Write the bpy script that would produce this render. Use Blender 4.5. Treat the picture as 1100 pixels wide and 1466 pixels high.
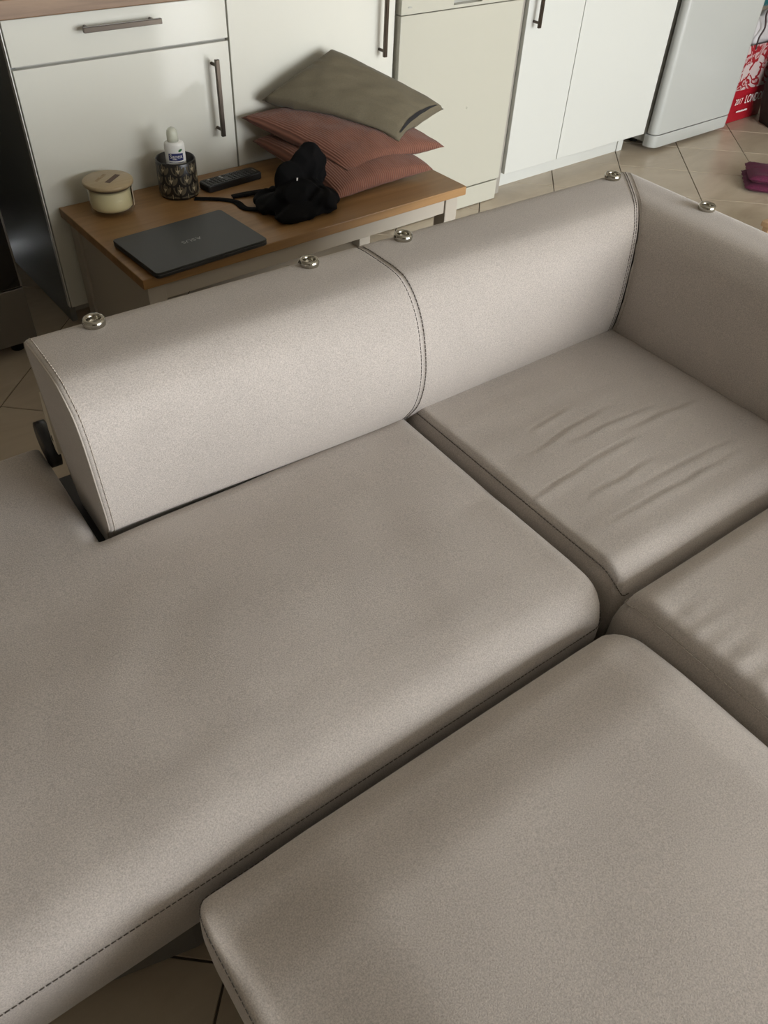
import bpy, bmesh, math, random
from mathutils import Vector, Matrix, noise
from mathutils.bvhtree import BVHTree

# ------------------------------------------------------------------ camera, world, light, exposure
S = bpy.context.scene
COL = S.collection
for o in list(bpy.data.objects):
    bpy.data.objects.remove(o, do_unlink=True)
CAM_R = Vector((0.77887993, -0.62559002, 0.04453304))
CAM_U = Vector((0.40795954, 0.55929312, 0.72163718))
CAM_F = Vector((0.47635604, 0.54390103, -0.6908376))
cd = bpy.data.cameras.new('camera')
cd.sensor_fit = 'HORIZONTAL'; cd.sensor_width = 36.0
cd.lens = 1137.18 / 1100.0 * 36.0
cd.clip_start = 0.02; cd.clip_end = 100
cam = bpy.data.objects.new('camera', cd); COL.objects.link(cam)
cam.matrix_world = Matrix(((CAM_R.x, CAM_U.x, -CAM_F.x, 0.0), (CAM_R.y, CAM_U.y, -CAM_F.y, 0.0),
                           (CAM_R.z, CAM_U.z, -CAM_F.z, 1.28), (0, 0, 0, 1)))
S.camera = cam
S.view_settings.view_transform = 'Standard'
S.view_settings.look = 'None'
S.view_settings.gamma = 1.0
S.view_settings.use_curve_mapping = False
S.view_settings.exposure = 0.95

w = bpy.data.worlds.new('overcast_daylight'); S.world = w
w.use_nodes = True
bg = w.node_tree.nodes['Background']
bg.inputs[0].default_value = (0.95, 0.975, 1.0, 1)
bg.inputs[1].default_value = 10.0
# the room: x -2.2..4.9, y -2.6..2.8, z 0..2.4; daylight enters through the glazed openings in wall_front
RX0, RX1, RY0, RY1, RZ = -2.2, 4.9, -2.6, 2.8, 2.4
OPEN = [(1.0, 3.9, 0.06, 2.0)]        # x0, x1, z0, z1
for i, (a, b, c, d) in enumerate(OPEN):
    L = bpy.data.lights.new('window_portal', 'AREA'); L.shape = 'RECTANGLE'
    L.size = b - a; L.size_y = d - c
    L.cycles.is_portal = True
    lo = bpy.data.objects.new('window_portal', L); COL.objects.link(lo)
    lo.location = ((a + b) / 2, RY0 - 0.14, (c + d) / 2)
    lo.rotation_euler = (math.radians(90), 0, 0)               # shines along +y

# ------------------------------------------------------------------ materials
def mk(name, color, rough=0.5, metal=0.0, **kw):
    m = bpy.data.materials.new(name); m.use_nodes = True
    b = m.node_tree.nodes['Principled BSDF']
    b.inputs['Base Color'].default_value = (*color, 1)
    b.inputs['Roughness'].default_value = rough
    b.inputs['Metallic'].default_value = metal
    for k, v in kw.items():
        b.inputs[k.replace('_', ' ')].default_value = v
    return m

class NT:
    def __init__(s, m):
        s.t = m.node_tree; s.b = s.t.nodes['Principled BSDF']
    def n(s, kind, **kw):
        x = s.t.nodes.new(kind)
        for k, v in kw.items(): setattr(x, k, v)
        return x
    def l(s, a, b): s.t.links.new(a, b)
    def coords(s, what='Object', scale=(1, 1, 1), rot=(0, 0, 0)):
        tc = s.n('ShaderNodeTexCoord'); mp = s.n('ShaderNodeMapping')
        mp.inputs['Scale'].default_value = scale; mp.inputs['Rotation'].default_value = rot
        s.l(tc.outputs[what], mp.inputs[0]); return mp.outputs[0]
    def noise(s, vec, scale, detail=2, rough=0.5, dist=0.0):
        x = s.n('ShaderNodeTexNoise'); x.inputs['Scale'].default_value = scale
        x.inputs['Detail'].default_value = detail; x.inputs['Roughness'].default_value = rough
        x.inputs['Distortion'].default_value = dist
        s.l(vec, x.inputs['Vector']); return x.outputs['Fac']
    def ramp(s, fac, stops, interp='LINEAR'):
        r = s.n('ShaderNodeValToRGB'); r.color_ramp.interpolation = interp
        e = r.color_ramp.elements
        while len(e) < len(stops): e.new(0.5)
        for i, (p, c) in enumerate(stops):
            e[i].position = p; e[i].color = (*c, 1)
        s.l(fac, r.inputs[0]); return r.outputs[0]
    def mix(s, a, b, fac, mode='MULTIPLY'):
        x = s.n('ShaderNodeMix', data_type='RGBA', blend_type=mode)
        if isinstance(fac, float): x.inputs[0].default_value = fac
        else: s.l(fac, x.inputs[0])
        s.l(a, x.inputs[6]); s.l(b, x.inputs[7]); return x.outputs[2]
    def color(s, sock): s.l(sock, s.b.inputs['Base Color'])
    def bump(s, h, strength=0.3, dist=0.001):
        x = s.n('ShaderNodeBump'); x.inputs['Strength'].default_value = strength
        x.inputs['Distance'].default_value = dist
        s.l(h, x.inputs['Height']); s.l(x.outputs[0], s.b.inputs['Normal'])

def fabric(name, c, grain=520, contrast=0.22, sheen=0.25, rough=0.85, blotch=0.08):
    m = mk(name, c, rough); t = NT(m)
    v = t.coords('Object')
    a = t.noise(v, grain, 2, 0.7)
    k = contrast
    g = t.ramp(a, [(0.30, tuple(x * (1 - k) for x in c)), (0.5, c), (0.70, tuple(min(1, x * (1 + k)) for x in c))])
    b = t.noise(v, 7, 3, 0.6)
    g2 = t.ramp(b, [(0.3, (1 - blotch,) * 3), (0.7, (1.0,) * 3)])
    t.color(t.mix(g, g2, 1.0))
    t.bump(a, 0.35, 0.0012)
    t.b.inputs['Sheen Weight'].default_value = sheen
    t.b.inputs['Sheen Roughness'].default_value = 0.4
    return m

def wood(name, dark, light, axis='x', scale=1.0, rough=0.45):
    m = mk(name, light, rough); t = NT(m)
    sc = {'x': (1.2, 22, 22), 'y': (22, 1.2, 22), 'z': (22, 22, 1.2)}[axis]
    v = t.coords('Object', tuple(q * scale for q in sc))
    a = t.noise(v, 1.6, 6, 0.62, 0.6)
    t.color(t.ramp(a, [(0.28, dark), (0.52, tuple((p + q) / 2 for p, q in zip(dark, light))), (0.75, light)]))
    t.bump(a, 0.12, 0.001)
    return m

M = {}
M['sofa'] = fabric('greige_woven_fabric', (0.470, 0.424, 0.384), sheen=0.35)
M['thread'] = mk('dark_stitch_thread', (0.10, 0.085, 0.075), 0.8)
M['thread_light'] = mk('greige_stitch_thread', (0.46, 0.41, 0.355), 0.8)
M['base'] = fabric('shaded_greige_base_fabric', (0.13, 0.118, 0.10), contrast=0.12)  # sofa greige darkened: the shadow under the seats is put into the colour
M['black_plastic'] = mk('black_plastic', (0.012, 0.012, 0.013), 0.4)
M['foot'] = mk('dark_foot_plastic', (0.02, 0.02, 0.02), 0.5)
M['cream_plastic'] = mk('cream_plastic', (0.62, 0.56, 0.44), 0.5)
M['chrome'] = mk('polished_nickel', (0.46, 0.44, 0.38), 0.16, 1.0)
M['steel'] = mk('brushed_steel_handle', (0.11, 0.092, 0.076), 0.28, 1.0)
M['gloss'] = mk('white_gloss_laminate', (0.66, 0.655, 0.585), 0.09)
M['satin'] = mk('white_satin_laminate', (0.585, 0.595, 0.555), 0.32)
M['edge'] = mk('white_edge_strip', (0.70, 0.69, 0.64), 0.4)
M['panel'] = mk('grey_side_laminate', (0.20, 0.205, 0.195), 0.5)
M['carcass'] = mk('carcass_board', (0.42, 0.41, 0.37), 0.5)
M['gap'] = mk('grey_filler_board', (0.30, 0.28, 0.24), 0.5)
M['appl'] = mk('white_enamel', (0.42, 0.43, 0.405), 0.22)
M['gasket'] = mk('grey_gasket_rubber', (0.22, 0.22, 0.20), 0.6)
M['dw'] = mk('cream_white_enamel', (0.48, 0.47, 0.395), 0.25)
M['dwgrip'] = mk('grey_grip_recess', (0.36, 0.36, 0.33), 0.4)
M['blackglass'] = mk('black_oven_glass', (0.004, 0.004, 0.005), 0.06)
M['ovensteel'] = mk('brushed_oven_steel', (0.20, 0.185, 0.165), 0.42, 0.7)
M['worktop'] = wood('oak_worktop', (0.15, 0.085, 0.042), (0.29, 0.18, 0.10), 'x')
M['tabletop'] = wood('oak_bench_top', (0.20, 0.105, 0.035), (0.36, 0.205, 0.085), 'x', 0.9, 0.38)
M['paint'] = mk('greige_painted_wood', (0.40, 0.36, 0.30), 0.5)
M['beech'] = wood('pale_beech', (0.34, 0.22, 0.12), (0.55, 0.38, 0.23), 'z')
M['wall'] = mk('cream_wall_paint', (0.34, 0.30, 0.24), 0.8)
M['ceil'] = mk('white_ceiling_paint', (0.46, 0.43, 0.37), 0.85)
M['frame'] = mk('white_window_frame', (0.75, 0.75, 0.74), 0.4)
M['grout'] = mk('brown_grout', (0.10, 0.075, 0.055), 0.9)
M['white_print'] = mk('white_print', (0.75, 0.73, 0.70), 0.6)

def tile_mat():
    m = mk('beige_stone_tile', (0.4, 0.35, 0.29), 0.30); t = NT(m)
    oi = t.n('ShaderNodeObjectInfo')
    g = t.n('ShaderNodeNewGeometry')
    mp = t.n('ShaderNodeMapping'); mp.inputs['Scale'].default_value = (3, 9, 3); mp.inputs['Rotation'].default_value = (0, 0, 0.75)
    t.l(g.outputs['Position'], mp.inputs[0])
    a = t.noise(mp.outputs[0], 1.0, 7, 0.65, 0.8)
    c = t.ramp(a, [(0.25, (0.42, 0.345, 0.25)), (0.55, (0.53, 0.45, 0.345)), (0.8, (0.60, 0.52, 0.41))])
    r = t.ramp(oi.outputs['Random'], [(0, (0.88, 0.87, 0.86)), (1, (1.0, 1.0, 1.0))])
    t.color(t.mix(c, r, 1.0)); t.bump(a, 0.06, 0.001)
    return m
M['tile'] = tile_mat()

def corduroy(name, c):
    m = mk(name, c, 0.9); t = NT(m)
    v = t.coords('UV', (1, 1, 1))
    wv = t.n('ShaderNodeTexWave'); wv.wave_type = 'BANDS'; wv.bands_direction = 'Y'
    wv.inputs['Scale'].default_value = 16; wv.inputs['Distortion'].default_value = 0.35
    wv.inputs['Detail'].default_value = 1
    t.l(v, wv.inputs['Vector'])
    k = t.ramp(wv.outputs['Fac'], [(0.0, tuple(x * 0.72 for x in c)), (0.5, c), (1.0, tuple(min(1, x * 1.15) for x in c))])
    t.color(k); t.bump(wv.outputs['Fac'], 0.6, 0.003)
    t.b.inputs['Sheen Weight'].default_value = 0.1
    return m
M['cord'] = corduroy('terracotta_pink_corduroy', (0.185, 0.074, 0.046))
M['olive'] = fabric('olive_grey_cotton', (0.128, 0.108, 0.068), 300, 0.10, 0.12)
M['zip'] = mk('black_zip_tape', (0.008, 0.008, 0.010), 0.6)
M['blackcloth'] = fabric('black_cloth', (0.0045, 0.0045, 0.005), 400, 0.2, 0.0)
for k_ in ('blackcloth',): M[k_].node_tree.nodes['Principled BSDF'].inputs['Specular IOR Level'].default_value = 0.12
M['laptop'] = mk('dark_grey_laptop_shell', (0.042, 0.043, 0.043), 0.42, 0.35)
M['laptop_edge'] = mk('black_laptop_base', (0.014, 0.014, 0.015), 0.4)
M['logo'] = mk('silver_logo', (0.32, 0.32, 0.31), 0.35, 0.6)
def thin_glass():
    m = mk('clear_thin_glass', (0.9, 0.95, 0.92), 0.03); t = NT(m)
    tr = t.n('ShaderNodeBsdfTransparent'); tr.inputs[0].default_value = (0.985, 0.99, 0.98, 1)
    lw = t.n('ShaderNodeLayerWeight'); lw.inputs[0].default_value = 0.2
    mx = t.n('ShaderNodeMixShader'); gl = t.n('ShaderNodeBsdfGlossy'); gl.inputs['Roughness'].default_value = 0.03
    pw = t.n('ShaderNodeMath', operation='MULTIPLY'); pw.inputs[1].default_value = 0.55
    t.l(lw.outputs['Facing'], pw.inputs[0]); t.l(pw.outputs[0], mx.inputs[0]); t.l(tr.outputs[0], mx.inputs[1]); t.l(gl.outputs[0], mx.inputs[2])
    t.l(mx.outputs[0], t.t.nodes['Material Output'].inputs['Surface'])
    return m
M['glass'] = thin_glass()
M['wax'] = mk('cream_yellow_wax', (0.90, 0.82, 0.52), 0.5)
M['lid'] = wood('ash_candle_lid', (0.36, 0.27, 0.15), (0.47, 0.37, 0.22), 'x', 2.0)
M['lidmark'] = mk('brown_printed_label', (0.10, 0.055, 0.035), 0.6)
M['lidtext'] = mk('pale_brown_print', (0.30, 0.20, 0.10), 0.6)
M['rubber'] = mk('dark_lid_seal', (0.16, 0.14, 0.11), 0.4)
M['paper'] = mk('beige_paper_label', (0.55, 0.47, 0.36), 0.7)
M['cup'] = mk('black_glazed_pot', (0.012, 0.011, 0.010), 0.3)
M['scale'] = mk('bronze_grey_print', (0.10, 0.085, 0.055), 0.4)
M['gold'] = mk('pale_gold_print', (0.42, 0.36, 0.24), 0.4)
M['bottle'] = mk('white_bottle_plastic', (0.78, 0.78, 0.74), 0.35)
M['cap'] = mk('milky_clear_cap', (0.80, 0.82, 0.70), 0.25, 0.0, Transmission_Weight=0.35)
M['navy'] = mk('navy_label_print', (0.012, 0.022, 0.12), 0.5)
M['leafgreen'] = mk('green_leaf_print', (0.03, 0.14, 0.04), 0.5)
M['red'] = mk('shaded_red_bag_print', (0.30, 0.006, 0.014), 0.45)  # red lowered so the colour carries the shade around the bag
M['plasticbag'] = mk('grey_white_plastic_bag', (0.46, 0.44, 0.44), 0.4)
M['string'] = mk('dark_cord', (0.05, 0.03, 0.03), 0.7)
M['sack'] = fabric('dark_olive_sack', (0.030, 0.032, 0.026), 250, 0.3, 0.0)
M['teal'] = fabric('teal_cloth', (0.005, 0.10, 0.11), 250, 0.2, 0.1)
M['towel'] = fabric('plum_terry_cloth', (0.085, 0.004, 0.030), 260, 0.5, 0.03)

def art_mat():
    m = mk('shaded_red_swirl_on_white', (0.6, 0.5, 0.5), 0.45); t = NT(m)  # reds and whites dulled, the bag's shade is part of these colours
    v = t.coords('Object', (1, 1, 1))
    a = t.noise(v, 10, 2, 0.45, 1.8)
    t.color(t.ramp(a, [(0.0, (0.46, 0.38, 0.365)), (0.44, (0.46, 0.38, 0.365)), (0.46, (0.26, 0.012, 0.018)),
                       (0.52, (0.26, 0.012, 0.018)), (0.54, (0.42, 0.28, 0.27)), (0.62, (0.25, 0.015, 0.02))], 'CONSTANT'))
    return m
M['art'] = art_mat()

# ------------------------------------------------------------------ builders
def link(o, parent=None):
    COL.objects.link(o)
    if parent is not None: o.parent = parent
    return o
def tag(o, label=None, cat=None, group=None, kind=None):
    for k, v in (('label', label), ('category', cat), ('group', group), ('kind', kind)):
        if v: o[k] = v
    return o
def empty(name, loc, label, cat, rz=0.0, group=None):
    o = bpy.data.objects.new(name, None); o.empty_display_size = 0.05
    o.location = loc; o.rotation_euler = (0, 0, rz); COL.objects.link(o)
    return tag(o, label, cat, group)
def origin(parent):
    return Vector(parent.location) if parent is not None and parent.type == 'EMPTY' and parent.rotation_euler.z == 0 else Vector((0, 0, 0))

class MB:
    """collects geometry in world (or sofa) coordinates; build() links it as one mesh object"""
    def __init__(s): s.v = []; s.f = []; s.sm = []; s.uv = None
    def add(s, vs, fs, smooth=True):
        k = len(s.v); s.v += [tuple(p) for p in vs]
        for f in fs: s.f.append([i + k for i in f]); s.sm.append(smooth)
    def bm(s, bm, smooth=False):
        bm.verts.index_update()
        s.add([p.co[:] for p in bm.verts], [[q.index for q in f.verts] for f in bm.faces], smooth); bm.free()
    def box(s, x0, x1, y0, y1, z0, z1, bev=0.0, seg=2):
        bm = bmesh.new(); bmesh.ops.create_cube(bm, size=1)
        for p in bm.verts:
            p.co = ((x0 + x1) / 2 + p.co.x * (x1 - x0), (y0 + y1) / 2 + p.co.y * (y1 - y0), (z0 + z1) / 2 + p.co.z * (z1 - z0))
        if bev: bmesh.ops.bevel(bm, geom=bm.edges[:], offset=bev, segments=seg, affect='EDGES', profile=0.5)
        s.bm(bm); return s
    def lathe(s, prof, c, n=48, cap0=False, cap1=False, sx=1.0, sy=1.0):
        vs = []; fs = []
        for r, z in prof:
            for i in range(n):
                a = 2 * math.pi * i / n
                vs.append((c[0] + r * sx * math.cos(a), c[1] + r * sy * math.sin(a), c[2] + z))
        for k in range(len(prof) - 1):
            for i in range(n):
                j = (i + 1) % n
                fs.append([k * n + i, k * n + j, (k + 1) * n + j, (k + 1) * n + i])
        if cap0: fs.append(list(range(n))[::-1])
        if cap1: fs.append([(len(prof) - 1) * n + i for i in range(n)])
        s.add(vs, fs); return s
    def tube(s, pts, r, n=8, cap=True, closed=False):
        P = [Vector(p) for p in pts]; m = len(P)
        if m < 2: return s
        up = None; vs = []; fs = []
        for i in range(m):
            if closed: t = P[(i + 1) % m] - P[i - 1]
            else: t = P[min(i + 1, m - 1)] - P[max(i - 1, 0)]
            t.normalize()
            if up is None: up = Vector((0, 0, 1)) if abs(t.z) < 0.9 else Vector((1, 0, 0))
            u = (up - t * up.dot(t)).normalized(); up = u; q = t.cross(u)
            rr = r[i] if isinstance(r, (list, tuple)) else r
            for k in range(n):
                a = 2 * math.pi * k / n
                vs.append(P[i] + (u * math.cos(a) + q * math.sin(a)) * rr)
        for i in range(m if closed else m - 1):
            j = (i + 1) % m
            for k in range(n):
                l = (k + 1) % n
                fs.append([i * n + k, i * n + l, j * n + l, j * n + k])
        if cap and not closed:
            fs.append(list(range(n))[::-1]); fs.append([(m - 1) * n + k for k in range(n)])
        s.add(vs, fs); return s
    def prism(s, outline, z0, z1, bev=0.0):
        """vertical prism over a 2-D outline (counter-clockwise), small chamfer at both ends"""
        n = len(outline); cx = sum(p[0] for p in outline) / n; cy = sum(p[1] for p in outline) / n
        def ring(off, z):
            res = []
            for x, y in outline:
                d = math.hypot(x - cx, y - cy); k = (d - off) / d
                res.append((cx + (x - cx) * k, cy + (y - cy) * k, z))
            return res
        rows = [ring(bev, z0), ring(0, z0 + bev), ring(0, z1 - bev), ring(bev, z1)] if bev else [ring(0, z0), ring(0, z1)]
        vs = [p for r_ in rows for p in r_]; fs = []
        for k in range(len(rows) - 1):
            for i in range(n):
                j = (i + 1) % n; fs.append([k * n + i, k * n + j, (k + 1) * n + j, (k + 1) * n + i])
        s.add(vs, fs, False); s.add(rows[0], [list(range(n))[::-1]], False); s.add(rows[-1], [list(range(n))], False)
        return s
    def build(s, name, mat, parent=None, off=None):
        o3 = off if off is not None else origin(parent if parent is None or parent.type == 'EMPTY' else parent.parent)
        me = bpy.data.meshes.new(name)
        me.from_pydata([(p[0] - o3[0], p[1] - o3[1], p[2] - o3[2]) for p in s.v], [], s.f)
        me.validate(); me.update()
        if len(me.polygons) == len(s.sm): me.polygons.foreach_set('use_smooth', s.sm)
        if s.uv and len(me.polygons) == len(s.f):
            uvl = me.uv_layers.new(name='UVMap')
            for lp in me.loops: uvl.data[lp.index].uv = s.uv[lp.vertex_index]
        me.materials.append(M[mat] if isinstance(mat, str) else mat)
        return link(bpy.data.objects.new(name, me), parent)

def top(o, loc=None):
    """a single-mesh thing: move its origin to its base"""
    me = o.data; xs = [v.co.x for v in me.vertices]; ys = [v.co.y for v in me.vertices]; z = min(v.co.z for v in me.vertices)
    c = Vector(((min(xs) + max(xs)) / 2, (min(ys) + max(ys)) / 2, z))
    me.transform(Matrix.Translation(-c)); o.location = c
    return o
def rrect(x0, x1, y0, y1, r, n=6, rb=None):
    rb = r if rb is None else rb; out = []
    for cx, cy, a0, rr in ((x1, y0, -90, r), (x1, y1, 0, rb), (x0, y1, 90, rb), (x0, y0, 180, r)):
        if rr <= 0: out.append((cx, cy)); continue
        sx = -1 if cx == x1 else 1; sy = -1 if cy == y1 else 1
        for i in range(n + 1):
            a = math.radians(a0 + 90 * i / n)
            out.append((cx + sx * rr + rr * math.cos(a), cy + sy * rr + rr * math.sin(a)))
    return out
def catmull(P, k=6):
    out = []
    for i in range(len(P) - 1):
        p0, p1, p2, p3 = P[max(i - 1, 0)], P[i], P[i + 1], P[min(i + 2, len(P) - 1)]
        for j in range(k):
            t = j / k
            out.append(tuple(0.5 * (2 * b + (c - a) * t + (2 * a - 5 * b + 4 * c - d) * t * t + (3 * b - a - 3 * c + d) * t ** 3)
                             for a, b, c, d in zip(p0, p1, p2, p3)))
    out.append(tuple(P[-1])); return out
def dashes(mb, pts, on=0.0055, off=0.0018, r=0.0007, closed=False):
    P = [Vector(p) for p in pts] + ([Vector(pts[0])] if closed else [])
    cur = []; acc = 0.0; state = True
    i = 0; pos = P[0]; cur = [pos]
    while i < len(P) - 1:
        seg = P[i + 1] - pos; L = seg.length; need = (on if state else off) - acc
        if L < need:
            acc += L; i += 1; pos = P[i]
            if state and (pos - cur[-1]).length > 1e-5: cur.append(pos)
        else:
            pos = pos + seg * (need / max(L, 1e-9)); acc = 0.0
            if state:
                cur.append(pos); mb.tube(cur, r, 4); cur = []
            else: cur = [pos]
            state = not state
    return mb
def text_mb(body, size, mapf, spacing=1.0, bold=0.0):
    c = bpy.data.curves.new('lettering', 'FONT'); c.body = body; c.size = size
    c.align_x = 'CENTER'; c.align_y = 'CENTER'; c.space_character = spacing; c.offset = bold; c.resolution_u = 3
    o = bpy.data.objects.new('lettering', c); COL.objects.link(o)
    dg = bpy.context.evaluated_depsgraph_get(); dg.update()
    me = bpy.data.meshes.new_from_object(o.evaluated_get(dg))
    mb = MB(); mb.add([mapf(v.co.x, v.co.y) for v in me.vertices], [list(p.vertices) for p in me.polygons], False)
    bpy.data.objects.remove(o, do_unlink=True); bpy.data.curves.remove(c); bpy.data.meshes.remove(me)
    return mb

def print_marks(widths, h, gap, mapf):
    """a line of print too small to read: short bars of uneven width"""
    mb = MB(); x = -(sum(widths) + gap * (len(widths) - 1)) / 2
    for k, w_ in enumerate(widths):
        q = h * (0.5 + 0.12 * (k % 3 - 1))
        mb.add([mapf(x, -h / 2), mapf(x + w_, -h / 2), mapf(x + w_, q), mapf(x, q)], [[0, 1, 2, 3]], False); x += w_ + gap
    return mb

# ------------------------------------------------------------------ the room
def structure(name, mb, mat, parent=None):
    o = mb.build(name, mat, parent)
    if parent is None: o['kind'] = 'structure'
    return o
floor = structure('floor', MB().box(RX0, RX1, RY0, RY1, -0.12, -0.003), 'grout')
HT = 0.21575                                     # half the diagonal of a tile laid on the diagonal
tb = MB(); dd = HT - 0.0027
tb.prism([(dd, 0), (0, dd), (-dd, 0), (0, -dd)], -0.012, 0.0, 0.0012)
tile_me = None; rest = MB()
for i in range(-24, 12):
    for j in range(-24, 5):
        if (i + j) % 2 == 0: continue
        x = 2.694 + i * HT; y = 2.128 + j * HT
        if not (RX0 + HT < x < RX1 - HT and RY0 + HT < y < RY1 - HT): continue
        if -0.8 < x < 4.75 and -0.35 < y < 2.75:
            if tile_me is None:
                t0 = tb.build('tile', 'tile', floor); tile_me = t0.data
            else:
                t0 = link(bpy.data.objects.new('tile', tile_me), floor)
            t0.location = (x, y, 0)
        else:
            rest.add([(x + a, y + b, c) for a, b, c in tb.v], tb.f, False)
tag(rest.build('tile_field', 'tile', floor), kind='stuff')
structure('wall_back', MB().box(RX0, RX1, RY1, RY1 + 0.1, 0, RZ), 'wall')
structure('wall_left', MB().box(RX0 - 0.1, RX0, RY0, RY1, 0, RZ), 'wall')
structure('wall_right', MB().box(RX1, RX1 + 0.1, RY0, RY1, 0, RZ), 'wall')
structure('ceiling', MB().box(RX0, RX1, RY0, RY1, RZ, RZ + 0.1), 'ceil')
wf = MB(); ya, yb = RY0 - 0.12, RY0
(b0, b1, bc, bd), = OPEN
for x0, x1, z0, z1 in ((RX0, b0, 0, RZ), (b0, b1, 0, bc), (b0, b1, bd, RZ), (b1, RX1, 0, RZ)):
    wf.box(x0, x1, ya, yb, z0, z1)
structure('wall_front', wf, 'wall')
for k, (x0, x1, z0, z1) in enumerate(OPEN):
    n = 5
    wn = MB()
    for a, b, c, d in ((x0, x1, z0, z0 + 0.06), (x0, x1, z1 - 0.06, z1), (x0, x0 + 0.06, z0 + 0.06, z1 - 0.06), (x1 - 0.06, x1, z0 + 0.06, z1 - 0.06)):
        wn.box(a, b, RY0 - 0.08, RY0 - 0.03, c, d)
    wo = structure('window_%d' % (k + 1), wn, 'frame')
    for q in range(1, n):
        xm = x0 + (x1 - x0) * q / n
        MB().box(xm - 0.035, xm + 0.035, RY0 - 0.078, RY0 - 0.032, z0 + 0.06, z1 - 0.06).build('mullion', 'frame', wo)
    for q in range(1, 4):
        zm = z0 + (z1 - z0) * q / 4
        MB().box(x0 + 0.06, x1 - 0.06, RY0 - 0.066, RY0 - 0.044, zm - 0.012, zm + 0.012).build('glazing_bar', 'frame', wo)

# ------------------------------------------------------------------ kitchen units
YF = 2.187                                       # front plane of the doors
def bar_handle(parent, p0, p1, y=YF):
    """square bar on two posts; p0, p1 = (x, z) ends"""
    (x0, z0), (x1, z1) = p0, p1; h = 0.006
    vert = abs(z1 - z0) > abs(x1 - x0)
    mb = MB().box(min(x0, x1) - (h if vert else 0), max(x0, x1) + (h if vert else 0), y - 0.036, y - 0.026,
                  min(z0, z1) - (0 if vert else h), max(z0, z1) + (0 if vert else h), 0.001, 1)
    o = mb.build('handle', 'steel', parent)
    for t in (0.08, 0.92):
        x = x0 + (x1 - x0) * t; z = z0 + (z1 - z0) * t
        mb2 = MB(); mb2.tube([(x, y - 0.027, z), (x, y + 0.001, z)], 0.0045, 10)
        for v, f in ((mb2.v, mb2.f),):
            me = o.data
        bmx = bmesh.new(); bmx.from_mesh(o.data); k = len(bmx.verts)
        off = origin(parent.parent)
        nv = [bmx.verts.new((q[0] - off[0], q[1] - off[1], q[2] - off[2])) for q in mb2.v]
        for f in mb2.f: bmx.faces.new([nv[i] for i in f])
        bmx.to_mesh(o.data); bmx.free()
    o['label'] = 'brushed steel bar handle'
    return o

u1 = empty('base_cabinet', (0.94, 2.48, 0), 'white gloss base cabinet with a drawer over a door, beside the black cooker', 'cabinet')
MB().box(0.643, 0.660, 2.207, 2.79, 0.0, 0.795, 0.001, 1).build('side_panel', 'panel', u1)
MB().box(0.660, 1.240, 2.207, 2.79, 0.10, 0.795).build('carcass', 'carcass', u1)
MB().box(0.660, 1.240, 2.262, 2.278, 0.0, 0.10).build('plinth', 'carcass', u1)
MB().box(0.640, 0.6425, YF + 0.003, 2.206, 0.056, 0.79).build('edge_strip', 'edge', u1)
dr = MB().box(0.645, 1.238, YF, 2.206, 0.693, 0.791, 0.0015).build('drawer', 'gloss', u1)
bar_handle(dr, (0.825, 0.760), (1.033, 0.760))
d1 = MB().box(0.645, 1.238, YF, 2.206, 0.055, 0.686, 0.0015).build('door', 'gloss', u1)
bar_handle(d1, (1.181, 0.453), (1.181, 0.653))

u2 = empty('base_cabinet', (1.54, 2.48, 0), 'white gloss base cabinet with one tall plain door, behind the stack of cushions', 'cabinet')
MB().box(1.242, 1.836, 2.207, 2.79, 0.10, 0.795).build('carcass', 'carcass', u2)
MB().box(1.242, 1.836, 2.262, 2.278, 0.0, 0.10).build('plinth', 'satin', u2)
d2 = MB().box(1.243, 1.834, YF, 2.206, 0.055, 0.791, 0.0015).build('door', 'gloss', u2)
bar_handle(d2, (1.775, 0.587), (1.775, 0.785))

dwash = empty('dishwasher', (2.115, 2.45, 0), 'cream white dishwasher with recessed grip and plain front panel', 'dishwasher')
MB().box(1.842, 2.392, 2.20, 2.76, 0.02, 0.79).build('body', 'dw', dwash)
MB().box(1.842, 2.392, 2.166, 2.199, 0.083, 0.6885, 0.003).build('door', 'dw', dwash)
cpn = MB()
for a, b, c, d in ((1.842, 2.062, 0.6915, 0.788), (2.190, 2.392, 0.6915, 0.788), (2.062, 2.190, 0.6915, 0.700), (2.062, 2.190, 0.755, 0.788)):
    cpn.box(a, b, 2.166, 2.199, c, d)
cp = cpn.build('control_panel', 'dw', dwash)
MB().box(2.060, 2.192, 2.190, 2.1985, 0.698, 0.757).build('grip_recess', 'dwgrip', cp)
MB().box(1.868, 1.884, 2.1652, 2.166, 0.7085, 0.7125).build('logo', 'dwgrip', cp)
MB().box(1.845, 2.385, 2.168, 2.186, 0.003, 0.078, 0.002).build('plinth', 'dw', dwash)
sl = MB(); sl.tube([(2.17, 2.1662, 0.375), (2.17, 2.1655, 0.375)], 0.004, 10); sl.build('screw_cap', 'dw', dwash)

fil = MB().box(2.394, 2.440, 2.203, 2.70, 0.0, 0.79).build('filler_panel', 'gap')
tag(top(fil), 'narrow grey filler strip between the dishwasher and the two-door cabinet', 'panel')

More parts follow.
